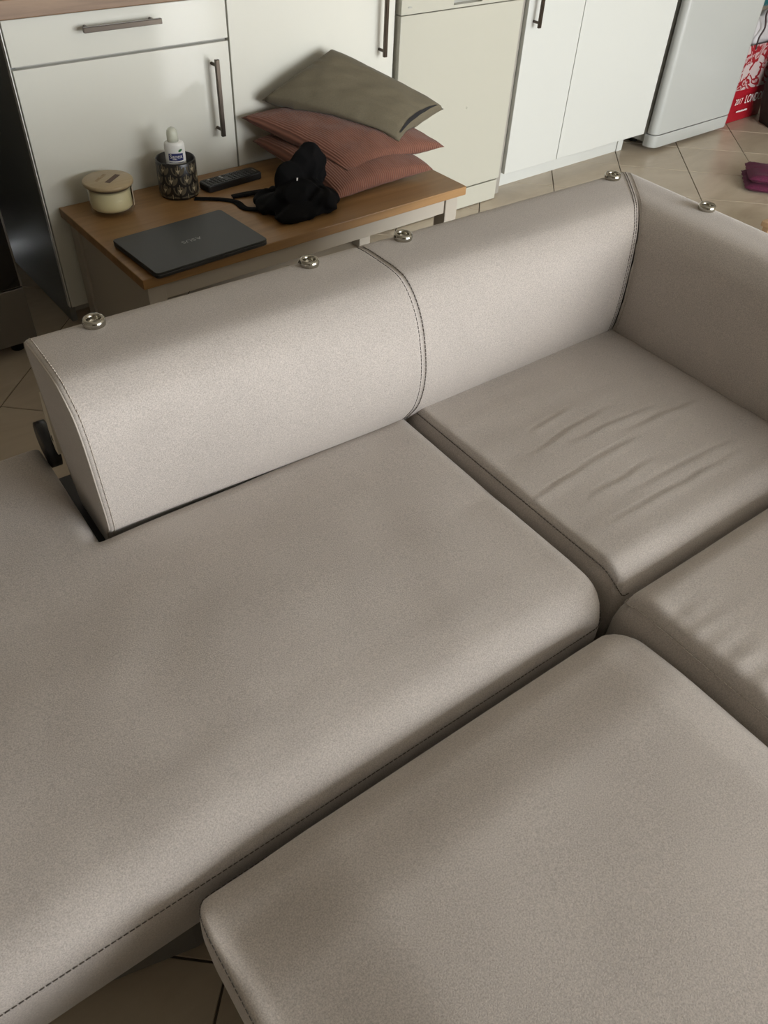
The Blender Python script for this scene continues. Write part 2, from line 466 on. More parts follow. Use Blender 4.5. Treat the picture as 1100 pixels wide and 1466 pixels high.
u3 = empty('base_cabinet', (2.89, 2.48, 0), 'white base cabinet with a narrow and a wide door, beside the fridge', 'cabinet')
MB().box(2.4425, 3.343, 2.207, 2.79, 0.09, 0.795).build('carcass', 'carcass', u3)
pl = MB(); pl.box(2.4425, 3.245, 2.250, 2.268, 0.0, 0.0895, 0.001, 1); pl.build('plinth', 'satin', u3)
MB().box(3.248, 3.285, 2.246, 2.60, 0.0, 0.0895, 0.001, 1).build('plinth_end', 'satin', u3)
d3 = MB().box(2.4445, 2.7505, YF, 2.206, 0.078, 0.79, 0.0015).build('door', 'satin', u3)
bar_handle(d3, (2.480, 0.594), (2.480, 0.785))
MB().box(2.7545, 3.343, YF, 2.206, 0.078, 0.79, 0.0015).build('door', 'satin', u3)

wt = MB().box(0.625, 3.345, 2.163, 2.795, 0.7965, 0.836, 0.002).build('worktop', 'worktop')
tag(top(wt), 'oak-look kitchen worktop running over the white cabinets', 'worktop')

ck = empty('cooker', (0.2, 2.4, 0), 'black glass cooker with a steel lower drawer, beside the drawer cabinet', 'cooker')
MB().box(-0.09, 0.503, 2.125, 2.72, 0.05, 0.88).build('body', 'ovensteel', ck)
od = MB().box(-0.09, 0.505, 2.095, 2.124, 0.207, 0.78, 0.002).build('oven_door', 'ovensteel', ck)
MB().box(-0.085, 0.499, 2.0935, 2.0955, 0.210, 0.777).build('door_glass', 'blackglass', od)
bh = MB(); bh.tube([(-0.03, 2.06, 0.73), (0.44, 2.06, 0.73)], 0.008, 10)
bh.tube([(0.0, 2.06, 0.73), (0.0, 2.094, 0.73)], 0.006, 8); bh.tube([(0.41, 2.06, 0.73), (0.41, 2.094, 0.73)], 0.006, 8)
bh.build('handle', 'steel', od)
MB().box(-0.09, 0.505, 2.0955, 2.124, 0.046, 0.203, 0.002).build('drawer', 'ovensteel', ck)
MB().box(-0.09, 0.505, 2.095, 2.124, 0.784, 0.88, 0.002).build('control_panel', 'ovensteel', ck)
MB().box(-0.09, 0.505, 2.097, 2.72, 0.8805, 0.90, 0.002).build('hob', 'blackglass', ck)
for x in (-0.05, 0.46):
    for y in (2.16, 2.66): MB().lathe([(0.018, 0), (0.018, 0.05)], (x, y, 0), 14, True, True).build('foot', 'foot', ck)

fr = empty('fridge', (3.69, 2.46, 0), 'white freestanding fridge with a rounded door, standing past the two-door cabinet', 'fridge')
MB().prism(rrect(3.385, 3.975, 2.205, 2.78, 0.006, 4), 0.03, 1.35, 0.003).build('body', 'appl', fr)
MB().box(3.395, 3.965, 2.193, 2.2045, 0.08, 1.34).build('gasket', 'gasket', fr)
MB().prism(rrect(3.375, 3.985, 2.150, 2.1925, 0.030, 10, 0.004), 0.073, 1.35, 0.003).build('door', 'appl', fr)
MB().prism(rrect(3.375, 3.985, 2.148, 2.2045, 0.036, 10, 0.004), 0.016, 0.069, 0.004).build('kick_strip', 'appl', fr)
for x in (3.44, 3.93):
    for y in (2.30, 2.70): MB().lathe([(0.018, 0), (0.018, 0.031)], (x, y, 0), 14, True, True).build('foot', 'foot', fr)

# ------------------------------------------------------------------ corner sofa (sofa coordinates are turned by SA about the world origin)
SA = -0.0475274
def SW(x, y, z=0.0):
    return Vector((x * math.cos(SA) - y * math.sin(SA), x * math.sin(SA) + y * math.cos(SA), z))
SO = Vector((0.62, 0.62, 0.0))
sofa = empty('corner_sofa', SW(SO.x, SO.y), 'greige fabric corner sofa with chaise, its headrests taken off the metal sockets', 'sofa', SA)
OO = Vector((0.41, 0.0, 0.0))
otto = empty('ottoman', SW(OO.x, OO.y), 'greige fabric ottoman cushion pushed against the chaise front', 'ottoman', SA)

def cushion(name, x0, x1, y0, y1, zt, zb, rad, parent, off, hf=None, notch=None, step=0.0075, bulge=0.006, mat='sofa', tuck=0.0):
    rl, rr, rf, rb = rad
    nx = int((x1 - x0) / step) + 1; ny = int((y1 - y0) / step) + 1
    xs = [x0 + (x1 - x0) * i / nx for i in range(nx + 1)]
    ys = [y0 + (y1 - y0) * i / ny for i in range(ny + 1)]
    if notch:
        ix = min(range(nx + 1), key=lambda i: abs(xs[i] - notch[0])); xs[ix] = notch[0]
        iy = min(range(ny + 1), key=lambda i: abs(ys[i] - notch[1])); ys[iy] = notch[1]
    bm = bmesh.new(); G = []
    for j, y in enumerate(ys):
        row = []
        for i, x in enumerate(xs):
            if notch and i > ix and j > iy: row.append(None); continue
            X, Y = x, y; al = ar = af = ab = an = 0.0
            if x - x0 < rl: al = 1 - (x - x0) / rl
            if x1 - x < rr: ar = 1 - (x1 - x) / rr
            if y - y0 < rf: af = 1 - (y - y0) / rf
            if y1 - y < rb: ab = 1 - (y1 - y) / rb
            rn = 0.034
            if notch:
                if x <= notch[0] and y >= notch[1]: dn = notch[0] - x
                elif x >= notch[0] and y <= notch[1]: dn = notch[1] - y
                else: dn = math.hypot(notch[0] - x, notch[1] - y)
                if dn < rn: an = 1 - dn / rn
            e2 = al * al + ar * ar + af * af + ab * ab
            e = math.sqrt(e2)
            if e > 1:
                k = 1 / e
                if al: X = x0 + rl * (1 - al * k)
                if ar: X = x1 - rr * (1 - ar * k)
                if af: Y = y0 + rf * (1 - af * k)
                if ab: Y = y1 - rb * (1 - ab * k)
                ee = 1.0
            else: ee = e
            re = (rl * al * al + rr * ar * ar + rf * af * af + rb * ab * ab) / e2 if e2 > 0 else 0.0
            drop = re * (1 - math.sqrt(max(0, 1 - ee * ee)))
            if an: drop = max(drop, rn * (1 - math.sqrt(max(0, 1 - an * an))))
            z = zt - drop + (hf(X, Y) if hf else 0.0) * (1 - ee) ** 0.5
            row.append(bm.verts.new((X, Y, z)))
        G.append(row)
    for j in range(ny):
        for i in range(nx):
            q = (G[j][i], G[j][i + 1], G[j + 1][i + 1], G[j + 1][i])
            if None in q: continue
            bm.faces.new(q)
    bmesh.ops.remove_doubles(bm, verts=bm.verts[:], dist=1e-5)
    be = [e for e in bm.edges if e.is_boundary]
    nxt = {}
    for e in be:
        for v in e.verts: nxt.setdefault(v, []).append(e.other_vert(v))
    st = be[0].verts[0]; loop = [st]; prev = None; cur = st
    while True:
        c = [v for v in nxt[cur] if v is not prev][0] if prev is not None else nxt[cur][0]
        if c is st: break
        loop.append(c); prev, cur = cur, c
    n = len(loop)
    area = sum(loop[i].co.x * loop[(i + 1) % n].co.y - loop[(i + 1) % n].co.x * loop[i].co.y for i in range(n))
    if area < 0: loop.reverse()
    P = [v.co.copy() for v in loop]; N = []
    for i in range(n):
        t = P[(i + 2) % n] - P[i - 2]; t.z = 0; t.normalize(); N.append(Vector((t.y, -t.x, 0)))
    prevrow = loop
    prof = [(0.10, 0.6), (0.25, 1.0), (0.5, 1.0), (0.75, 0.6), (0.92, 0.1), (1.0, -0.6)]
    for t, b in prof:
        row = []
        for i in range(n):
            q = P[i] + N[i] * (b * bulge - tuck * t); q.z = P[i].z + (zb - P[i].z) * t
            row.append(bm.verts.new(q))
        for i in range(n):
            j = (i + 1) % n
            bm.faces.new((prevrow[i], row[i], row[j], prevrow[j]))
        prevrow = row
    bm.faces.new(prevrow[::-1])
    bmesh.ops.recalc_face_normals(bm, faces=bm.faces[:])
    mb = MB(); mb.bm(bm, True)
    o = mb.build(name, mat, parent, off)
    return o, P, N

def sm(a, b, x):
    t = max(0.0, min(1.0, (x - a) / (b - a))); return t * t * (3 - 2 * t)
def nz(x, y, s, k=0.0): return noise.noise(Vector((x * s, y * s, k)))

# chaise: long seat cushion with a wing that runs on past the end of the back
def h_chaise(x, y):
    h = 0.004 * nz(x, y, 4.0, 3.1) + 0.002 * nz(x, y, 11.0, 1.7)
    h -= 0.012 * sm(0.60, 0.78, x) * (1 - abs(sm(0.42, 0.94, y) * 2 - 1))      # the right edge sags half-way
    h += 0.006 * math.sin(math.pi * sm(0.42, 0.92, y)) - 0.010 * (1 - sm(0.0, 0.11, y - 0.405))
    return h
CH, PC, NC = cushion('chaise_cushion', -0.50, 0.788, 0.405, 1.232, 0.372, 0.165, (0.05, 0.030, 0.062, 0.035), sofa, SO, h_chaise, notch=(0.187, 0.955), tuck=0.012)
def seam_from(P, N, keep, name, parent, off, mat='thread', out=0.0006, dz=0.0, r=0.0007):
    mb = MB(); run = []
    idx = [i for i in range(len(P)) if keep(P[i])]
    if len(idx) == len(P):
        dashes(mb, [P[i] + N[i] * out + Vector((0, 0, dz)) for i in idx], closed=True, r=r)
    else:
        k = 0
        while keep(P[k]): k += 1
        seq = [(k + i) % len(P) for i in range(len(P))]
        for i in seq + [None]:
            if i is not None and keep(P[i]): run.append(P[i] + N[i] * out + Vector((0, 0, dz)))
            else:
                if len(run) > 2: dashes(mb, run, r=r)
                run = []
    o = mb.build(name, mat, parent, off); return o
seam_from(PC, NC, lambda p: p.y < 0.93 and p.x > -0.48, 'seam', CH, SO, out=0.0022, dz=-0.006, r=0.0007)

WR = [(0.891, 1.094, 0.709, 0.015), (0.975, 1.168, 0.688, -0.006), (1.080, 1.268, 0.654, -0.003), (0.942, 1.071, 0.632, 0.0),
      (0.977, 1.215, 0.541, -0.008), (0.893, 1.209, 0.510, -0.003), (0.812, 0.942, 0.622, 0.010), (0.90, 1.05, 0.575, 0.0), (0.93, 1.03, 0.755, 0.01)]
def h_seat2(x, y):
    h = 0.012 * math.sin(math.pi * sm(0.80, 1.37, x)) * math.sin(math.pi * sm(0.40, 0.98, y)) + 0.003 * nz(x, y, 6.0, 8.2)
    h += 0.0012 * nz(x * 0.5, y * 3, 9.0, 2.2)
    for a, b, yc, sl in WR:
        t = (x - a) / (b - a)
        if -0.1 < t < 1.1:
            env = max(0.0, math.sin(math.pi * max(0, min(1, (t + 0.1) / 1.2)))) ** 0.7
            d = y - (yc + sl * t + 0.004 * nz(x, 0, 18, yc * 30))
            h -= 0.0021 * env * math.exp(-(d / 0.0032) ** 2)
            h += 0.0014 * env * math.exp(-((d + 0.010) / 0.009) ** 2)
    return h
S2, P2, N2 = cushion('seat_cushion', 0.803, 1.385, 0.409, 0.985, 0.388, 0.165, (0.013, 0.03, 0.048, 0.03), sofa, SO, h_seat2, step=0.0048, bulge=0.008, tuck=-0.006)
seam_from(P2, N2, lambda p: p.x < 0.83, 'seam', S2, SO, out=0.0012, r=0.0010)

def h_seat3(x, y):
    h = 0.012 * math.sin(math.pi * sm(0.78, 1.37, x)) * math.sin(math.pi * sm(-0.4, 0.40, y)) + 0.003 * nz(x, y, 7, 5.0)
    pk = math.exp(-((x - 0.815) / 0.05) ** 2)
    h += 0.0028 * pk * nz(x * 0.6, y * 3.2, 14, 4.0) + 0.0010 * nz(x * 2, y * 2, 16, 9.0) * sm(0.9, 1.1, x)
    return h
S3, P3, N3 = cushion('seat_cushion', 0.786, 1.385, -0.36, 0.395, 0.392, 0.165, (0.020, 0.03, 0.05, 0.045), sofa, SO, h_seat3, step=0.0065, bulge=0.010, tuck=-0.004)
seam_from(P3, N3, lambda p: p.x < 0.84, 'seam', S3, SO, 'thread_light', out=0.0016, r=0.0012)

# plinth-like base under the seats, with short feet
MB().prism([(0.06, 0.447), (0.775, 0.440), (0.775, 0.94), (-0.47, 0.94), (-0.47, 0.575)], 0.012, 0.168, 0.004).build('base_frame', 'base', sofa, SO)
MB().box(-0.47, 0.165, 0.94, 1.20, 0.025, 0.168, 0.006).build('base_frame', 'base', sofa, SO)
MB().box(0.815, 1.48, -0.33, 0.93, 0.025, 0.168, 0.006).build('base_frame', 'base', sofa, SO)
for x, y in ((-0.40, 0.62), (0.70, 0.49), (-0.42, 1.15), (0.1, 1.15), (0.9, -0.27), (1.42, -0.27), (1.42, 0.86), (0.9, 0.86)):
    MB().lathe([(0.022, 0), (0.024, 0.026)], (x, y, 0), 16, True, True).build('foot', 'foot', sofa, SO)

# back: one profile swept along the rear and, mitred at the corner, along the right-hand side
YC, XC, KX = 0.928, 1.345, 0.86
PROF = catmull([(0.045, 0.10), (0.045, 0.24), (0.030, 0.33), (0.000, 0.375), (-0.024, 0.415), (-0.036, 0.465), (-0.034, 0.515), (-0.018, 0.575),
                (0.006, 0.615), (0.034, 0.638), (0.062, 0.6455), (0.110, 0.6465), (0.150, 0.6455), (0.172, 0.642), (0.183, 0.633),
                (0.188, 0.612), (0.194, 0.50), (0.196, 0.30), (0.196, 0.05)], 5)
PN = []
for i in range(len(PROF)):
    a = PROF[max(i - 1, 0)]; b = PROF[min(i + 1, len(PROF) - 1)]
    tx, tz = b[0] - a[0], b[1] - a[1]; L = math.hypot(tx, tz); PN.append((-tz / L, tx / L))
XL = 0.190
def bulge_k(u): return 0.45 + 0.55 * math.sin(math.pi * max(0, min(1, u))) ** 0.6
def back_pt(i, x, ins=0.0, lift=0.0):
    d, z = PROF[i]; n = PN[i]
    if d < 0: d = d * (0.35 + 0.65 * sm(XL, 0.75, x)) * (1 - 0.45 * sm(0.95, 1.30, x))
    d += 0.016 * (1 - sm(XL, 0.75, x)) * (1 - sm(0.45, 0.60, z)) if d < 0.05 else 0.0
    # a soft, slightly hollow pull towards the corner
    d2 = d + n[0] * (lift - ins); z2 = z + n[1] * (lift - ins)
    sh = 0.045 * (0.645 - z2) * (1 - sm(XL, XL + 0.12, x))
    return (x + sh, YC + d2, z2)
def dm(i): return PROF[i][0] * (0.55 if PROF[i][0] < 0 else 1.0)
def mitre_x(i): return XC + KX * dm(i)
MID = 0.779
def groove(dist, w=0.0045, dep=0.0028): return dep * math.exp(-(dist / w) ** 2)
# stations along the rear run, given as absolute x up to 1.18, then blended onto the mitre
st = [(XL, 0.0065), (XL + 0.001, 0.0035), (XL + 0.003, 0.0013), (XL + 0.006, 0.0003), (XL + 0.014, 0.0)]
x = XL + 0.03
while x < 1.18:
    if abs(x - MID) > 0.025: st.append((x, 0.0))
    x += 0.022
for q in (-0.022, -0.014, -0.009, -0.006, -0.003, 0.0, 0.003, 0.006, 0.009, 0.014, 0.022): st.append((MID + q, groove(q)))
st.sort()
np_ = len(PROF)
mb = MB(); vs = []; fs = []
for x, ins in st:
    for i in range(np_): vs.append(back_pt(i, x, ins))
for t in (0.25, 0.5, 0.75, 0.9, 0.96, 0.985, 1.0):
    for i in range(np_):
        xe = mitre_x(i); xx = 1.18 + (xe - 1.18) * t
        g = groove(xe - xx, 0.006, 0.0016)
        vs.append(back_pt(i, xx, g))
ns = len(vs) // np_
for s_ in range(ns - 1):
    for i in range(np_ - 1):
        a = s_ * np_ + i; fs.append([a, a + 1, a + np_ + 1, a + np_])
from mathutils.geometry import tessellate_polygon
mb.add(vs, fs)
mb.add(vs[:np_], [list(t) for t in tessellate_polygon([[Vector((vs[i][1], vs[i][2], 0)) for i in range(np_)]])], False); bk = mb.build('backrest', 'sofa', sofa, SO)
# right-hand back
def arm_pt(i, y, ins=0.0, lift=0.0):
    d, z = PROF[i]; n = PN[i]
    if d < 0: d *= 0.55
    d2 = d + n[0] * (lift - ins); z2 = z + n[1] * (lift - ins)
    return (XC + KX * d2, y, z2)
mb = MB(); vs = []; fs = []
YE = -0.36
for t in (0.0, 0.004, 0.010, 0.02, 0.05) + tuple(0.05 + 0.95 * k / 36 for k in range(1, 37)):
    for i in range(np_):
        ys_ = YC + dm(i); y = ys_ + (YE - ys_) * t
        g = groove(ys_ - y, 0.006, 0.0016)
        p = arm_pt(i, y, g); pk = math.exp(-((ys_ - y) / 0.10) ** 2) * sm(0.30, 0.42, p[2]) * (1 - sm(0.58, 0.63, p[2])) if PROF[i][0] < 0.05 else 0
        vs.append((p[0] + 0.004 * pk * nz(y * 1.0, p[2] * 1.6, 22, 6.0), p[1], p[2]))
ns = len(vs) // np_
for s_ in range(ns - 1):
    for i in range(np_ - 1):
        a = s_ * np_ + i; fs.append([a, a + 1, a + np_ + 1, a + np_])
fs.append(list(range(np_))); fs.append([(ns - 1) * np_ + i for i in range(np_)][::-1])
mb.add(vs, fs); arm = mb.build('backrest', 'sofa', sofa, SO)

i0 = next(i for i in range(np_) if PROF[i][1] > 0.36); i1 = next(i for i in range(np_) if PROF[i][0] > 0.17)
for q in (-0.0052, 0.0052):
    m_ = MB(); dashes(m_, [back_pt(i, MID + q, groove(q), 0.0004) for i in range(i0, i1)], r=0.0008); m_.build('seam', 'thread', bk, SO)
for q in (0.007, 0.0135):
    m_ = MB(); dashes(m_, [back_pt(i, mitre_x(i) - q, groove(q, 0.006, 0.0016), 0.0004) for i in range(i0, i1 + 2)], r=0.0007); m_.build('seam', 'thread', bk, SO)
m_ = MB(); dashes(m_, [arm_pt(i, YC + dm(i) - 0.008, groove(0.008, 0.006, 0.0016), 0.0004) for i in range(i0, i1 + 2)], r=0.0007); m_.build('seam', 'thread_light', arm, SO)
ip = next(i for i in range(np_) if PROF[i][1] > 0.26); iq = max(i for i in range(np_) if PROF[i][1] > 0.26)
m_ = MB(); m_.tube([back_pt(i, XL + 0.001, 0.0038) for i in range(ip, iq)], 0.0016, 6); m_.build('piping', 'thread_light', bk, SO)
m_ = MB(); dashes(m_, [back_pt(i, XL + 0.009, 0.0, 0.0003) for i in range(ip, iq)], r=0.0010); m_.build('seam', 'thread_light', bk, SO)

# headrest sockets: metal rings let into the top of the backs
ZT = 0.6462
for x, y, par in ((0.290, 1.083, bk), (0.664, 1.080, bk), (0.862, 1.078, bk), (1.424, 1.082, bk), (1.470, 0.872, arm)):
    m_ = MB(); m_.lathe([(0.0135, -0.004), (0.0165, 0.000), (0.0172, 0.004), (0.0168, 0.0085), (0.0148, 0.0108), (0.0122, 0.0112), (0.0105, 0.0098),
                         (0.0098, 0.0065), (0.0092, 0.0018), (0.006, 0.0006), (0.0, 0.0002)], (x, y, ZT), 40)
    so = m_.build('headrest_socket', 'chrome', par, SO); so['label'] = 'shiny metal headrest socket'
    m_ = MB(); m_.lathe([(0.0, 0.0046), (0.0035, 0.0042), (0.0046, 0.0022), (0.0048, 0.0004)], (x, y, ZT), 20); m_.build('socket_pin', 'chrome', sofa, SO)
# bracket, hinge cover and an added dark gap block at the back's open end
bo = MB(); out = [(1.085, 0.520), (1.100, 0.548), (1.118, 0.545), (1.135, 0.50), (1.150, 0.445), (1.152, 0.41), (1.135, 0.385), (1.110, 0.385), (1.098, 0.42), (1.090, 0.47)]
va = [(0.196, 1.124 + (a - 1.085) * 0.5, 0.40 + (b - 0.385) * 0.78) for a, b in out]; vb = [(0.212, 1.124 + (a - 1.085) * 0.5, 0.40 + (b - 0.385) * 0.78) for a, b in out]; n_ = len(out)
bo.add(va + vb, [list(range(n_))[::-1], [n_ + i for i in range(n_)]] + [[i, (i + 1) % n_, n_ + (i + 1) % n_, n_ + i] for i in range(n_)], False)
br = bo.build('bracket', 'cream_plastic', sofa, SO); br['label'] = 'cream plastic hinge bracket'
m_ = MB(); m_.tube([(0.1953, 1.148, 0.428), (0.200, 1.148, 0.428)], 0.006, 3); m_.build('bracket_hole', 'black_plastic', br, SO)
m_ = MB(); m_.tube([(0.186, 1.195, 0.385), (0.203, 1.195, 0.385)], [0.042, 0.042], 28); m_.build('hinge_cover', 'black_plastic', sofa, SO)
MB().box(0.190, 0.25, 0.960, 1.20, 0.10, 0.30).build('gap_shade_block', 'black_plastic', sofa, SO)  # added black box, stands in for the dark gap beside the wing

# ottoman
def h_otto(x, y):
    return 0.008 - 0.026 * (1 - sm(0.0, 0.17, x - 0.058)) - 0.024 * (1 - sm(0.0, 0.15, 0.383 - y)) - 0.012 * (1 - sm(0.0, 0.10, 0.772 - x)) + 0.003 * nz(x, y, 5, 12.0)
OT, PO, NO = cushion('cushion', 0.058, 0.772, -0.40, 0.383, 0.374, 0.150, (0.020, 0.045, 0.05, 0.060), otto, OO, h_otto, bulge=0.006, tuck=0.006)
seam_from(PO, NO, lambda p: True, 'seam', OT, OO, out=0.0010, r=0.0006)
MB().box(0.085, 0.745, -0.37, 0.355, 0.025, 0.153, 0.006).build('base_frame', 'base', otto, OO)
for x in (0.13, 0.70):
    for y in (-0.32, 0.30): MB().lathe([(0.022, 0), (0.024, 0.026)], (x, y, 0), 16, True, True).build('foot', 'foot', otto, OO)

# ------------------------------------------------------------------ low bench against the cabinets and what lies on it
TZ = 0.35
bench = empty('low_table', (1.2, 1.93, 0), 'low greige painted table with an oak top, pushed against the white cabinets', 'table')
MB().box(0.674, 1.728, 1.688, 2.181, TZ - 0.026, TZ, 0.002).build('tabletop', 'tabletop', bench)
for x in (0.688, 1.662):
    for y in (1.702, 2.118):
        MB().box(x, x + 0.048, y, y + 0.048, 0.0, TZ - 0.0265, 0.002).build('leg', 'paint', bench)
MB().box(0.7365, 1.6615, 1.708, 1.728, TZ - 0.075, TZ - 0.0265, 0.001, 1).build('apron', 'paint', bench)
MB().box(0.7365, 1.6615, 2.14, 2.158, TZ - 0.075, TZ - 0.0265, 0.001, 1).build('apron', 'paint', bench)
MB().box(0.695, 0.715, 1.7505, 2.1175, 0.05, TZ - 0.0265, 0.001, 1).build('side_panel', 'paint', bench)
MB().box(1.685, 1.703, 1.7505, 2.1175, TZ - 0.075, TZ - 0.0265, 0.001, 1).build('side_panel', 'paint', bench)

# laptop
LA = math.atan2(0.010 + 0.016, 0.316 + 0.311)
lp = empty('laptop', (0.857, 1.784, TZ), 'closed dark grey laptop lying on the low oak-topped table', 'laptop', LA)
LW, LD = 0.318, 0.222
def lbox(x0, x1, y0, y1, z0, z1, r, name, mat, par=lp, bev=0.001):
    return MB().prism(rrect(x0, x1, y0, y1, r, 5), z0, z1, bev).build(name, mat, par, Vector((0, 0, 0)))
lbox(-LW / 2, LW / 2, -LD / 2, LD / 2, 0.0035, 0.0115, 0.010, 'base', 'laptop_edge')
ld = lbox(-LW / 2, LW / 2, -LD / 2, LD / 2, 0.0122, 0.0180, 0.010, 'lid', 'laptop')
lbox(-0.03, 0.03, -LD / 2 - 0.0012, -LD / 2 + 0.006, 0.0085, 0.0126, 0.0008, 'finger_notch', 'laptop', lp, 0.0)
for x in (-0.13, 0.13):
    for y in (-0.09, 0.09): MB().lathe([(0.006, 0), (0.006, 0.0036)], (x, y, 0), 10, True, True).build('rubber_foot', 'laptop_edge', lp, Vector((0, 0, 0)))
text_mb('ASUS', 0.019, lambda u, v: (-u * 1.25, -v - 0.004, 0.01806), 1.05).build('logo', 'logo', ld, Vector((0, 0, 0)))

# candle jar
CX, CY = 0.788, 2.088
cj = empty('candle_jar', (CX, CY, TZ), 'glass jar candle with pale yellow wax under a round wooden lid', 'candle')
MB().lathe([(0.0, 0.0), (0.050, 0.0), (0.055, 0.002), (0.0575, 0.008), (0.0585, 0.02), (0.0585, 0.072), (0.0555, 0.072), (0.0552, 0.020), (0.052, 0.012), (0.0, 0.011)],
           (CX, CY, TZ), 64).build('jar', 'glass', cj)
MB().lathe([(0.0, 0.0118), (0.049, 0.0122), (0.0538, 0.017), (0.0546, 0.024), (0.0546, 0.061), (0.052, 0.0625), (0.0, 0.0615)], (CX, CY, TZ), 64).build('wax', 'wax', cj)
pa = MB(); vs = []; fs = []
for k in range(13):
    a = math.radians(-38 + 62 * k / 12)
    for z in (0.016, 0.064): vs.append((CX + 0.0590 * math.cos(a), CY + 0.0590 * math.sin(a), TZ + z))
for k in range(12): fs.append([2 * k, 2 * k + 2, 2 * k + 3, 2 * k + 1])
pa.add(vs, fs); pa.build('paper_label', 'paper', cj)
MB().lathe([(0.0, 0.066), (0.0548, 0.066), (0.0550, 0.0722)], (CX, CY, TZ), 48).build('lid_seal', 'rubber', cj)
lid = MB().lathe([(0.0, 0.0724), (0.060, 0.0724), (0.0645, 0.0745), (0.0655, 0.078), (0.0645, 0.0825), (0.0625, 0.084), (0.0, 0.084)], (CX, CY, TZ), 64).build('lid', 'lid', cj)
LR = math.radians(38)
def onlid(u, v, z=0.0842): return (CX + u * math.cos(LR) - v * math.sin(LR), CY + u * math.sin(LR) + v * math.cos(LR), TZ + z)
m_ = MB(); m_.add([onlid(-0.030 + 0.006, -0.019), onlid(0.030 + 0.006, -0.019), onlid(0.030 + 0.006, -0.004), onlid(-0.030 + 0.006, -0.004)], [[0, 1, 2, 3]], False)
m_.build('lid_label', 'lidmark', lid)
print_marks([0.006, 0.007, 0.006, 0.007, 0.005, 0.006], 0.009, 0.0025, lambda u, v: onlid(u, v + 0.020)).build('lid_print', 'lidtext', lid)

# patterned pot with a bottle in it
PX, PY, PR, PH = 0.990, 2.092, 0.0545, 0.100
pot = empty('patterned_pot', (PX, PY, TZ), 'black round pot with a bronze scale pattern, holding a white bottle', 'pot')
MB().lathe([(0.0, 0.0), (0.048, 0.0), (0.053, 0.003), (PR, 0.012), (PR, PH - 0.003), (PR - 0.002, PH), (PR - 0.004, PH - 0.002), (PR - 0.005, 0.008), (0.0, 0.006)],
           (PX, PY, TZ), 64).build('body', 'cup', pot)
def oncyl(u, v, r): return (PX + r * math.cos(u), PY + r * math.sin(u), TZ + v)
sc = MB(); gd = MB(); NS = 8
for row in range(4):
    vc = 0.094 - row * 0.0265
    for k in range(NS):
        uc = 2 * math.pi * (k + (0.5 if row % 2 else 0)) / NS - 1.97
        hw = math.pi / NS * 0.86; pts = []
        for side in (-1, 1):
            loop = [(side * hw * 0.16, vc - 0.001)]
            for q in range(9):
                a = math.pi / 2 * q / 8
                loop.append((side * hw * (0.16 + 0.84 * math.cos(a)), vc - 0.004 - 0.021 * math.sin(a)))
            loop = [(uc + a, max(0.008, min(0.097, b))) for a, b in loop]
            if side > 0: loop = loop[::-1]
            sc.add([oncyl(a, b, PR + 0.0004) for a, b in loop], [list(range(len(loop)))], False)
        gl = [(-0.012, vc + 0.004), (0.012, vc + 0.004), (0.018, vc - 0.010), (0.11, vc - 0.0095), (0.04, vc - 0.0150), (0.0, vc - 0.021), (-0.04, vc - 0.0150), (-0.11, vc - 0.0095), (-0.018, vc - 0.010)]
        gl = [(uc + a, max(0.006, min(0.097, b))) for a, b in gl]
        gd.add([oncyl(a, b, PR + 0.0009) for a, b in gl], [[0, 2, 8], [0, 1, 2], [2, 3, 4], [2, 4, 5, 6, 8], [6, 7, 8]], False)
sc.build('scale_print', 'scale', pot); gd.build('gold_print', 'gold', pot)

BX, BY, BZ = PX - 0.001, PY - 0.006, TZ + 0.0085
bot = empty('lotion_bottle', (BX, BY, BZ), 'white lotion bottle with a milky domed cap, standing in the patterned pot', 'bottle')
BA, BB, BR = 0.0272, 0.019, math.radians(-27)           # half axes of the oval body, turned towards the room
def bpt(a, z, k=1.0, add=0.0):
    x = (BA * k + add) * math.cos(a); y = (BB * k + add) * math.sin(a)
    return (BX + x * math.cos(BR) - y * math.sin(BR), BY + x * math.sin(BR) + y * math.cos(BR), BZ + z)
def oval(prof, n=48):
    m = MB(); vs = []; fs = []
    for k, z in prof: vs += [bpt(2 * math.pi * i / n, z, k) for i in range(n)]
    for r in range(len(prof) - 1):
        for i in range(n):
            j = (i + 1) % n; fs.append([r * n + i, r * n + j, (r + 1) * n + j, (r + 1) * n + i])
    fs.append(list(range(n))[::-1]); fs.append([(len(prof) - 1) * n + i for i in range(n)])
    m.add(vs, fs); return m
bb = oval([(0.90, 0.0), (0.98, 0.003), (1.0, 0.010), (1.0, 0.120), (0.99, 0.128), (0.93, 0.1335), (0.80, 0.136), (0.5, 0.137)]).build('body', 'bottle', bot)
MB().lathe([(0.0150, 0.1372), (0.0150, 0.152), (0.0146, 0.158), (0.0128, 0.1645), (0.0095, 0.169), (0.005, 0.1715), (0.0, 0.172)], (BX - 0.002, BY, BZ), 32, True).build('cap', 'cap', bot)
def onbot(u, v, add):                                     # flat print wrapped on the front of the oval
    return bpt(-math.pi / 2 + u / (BA * 0.96), v, 1.0, add)
def patch(u0, u1, v0, v1, add, name, mat, bow=0.0, n=14):
    m = MB(); vs = []; fs = []
    for i in range(n + 1):
        t = i / n; u = u0 + (u1 - u0) * t; b = bow * math.sin(math.pi * t)
        vs += [onbot(u, v0 - b, add), onbot(u, v1 + b * 0.5, add)]
    for i in range(n): fs.append([2 * i, 2 * i + 2, 2 * i + 3, 2 * i + 1])
    m.add(vs, fs); return m.build(name, mat, bb)
patch(-0.018, 0.022, 0.091, 0.109, 0.0004, 'label_patch', 'navy', 0.0012)
text_mb('Sanex', 0.0150, lambda u, v: onbot(u * 0.95 + 0.002, v + 0.1015, 0.0009), 1.0, 0.0001).build('lettering', 'white_print', bb)
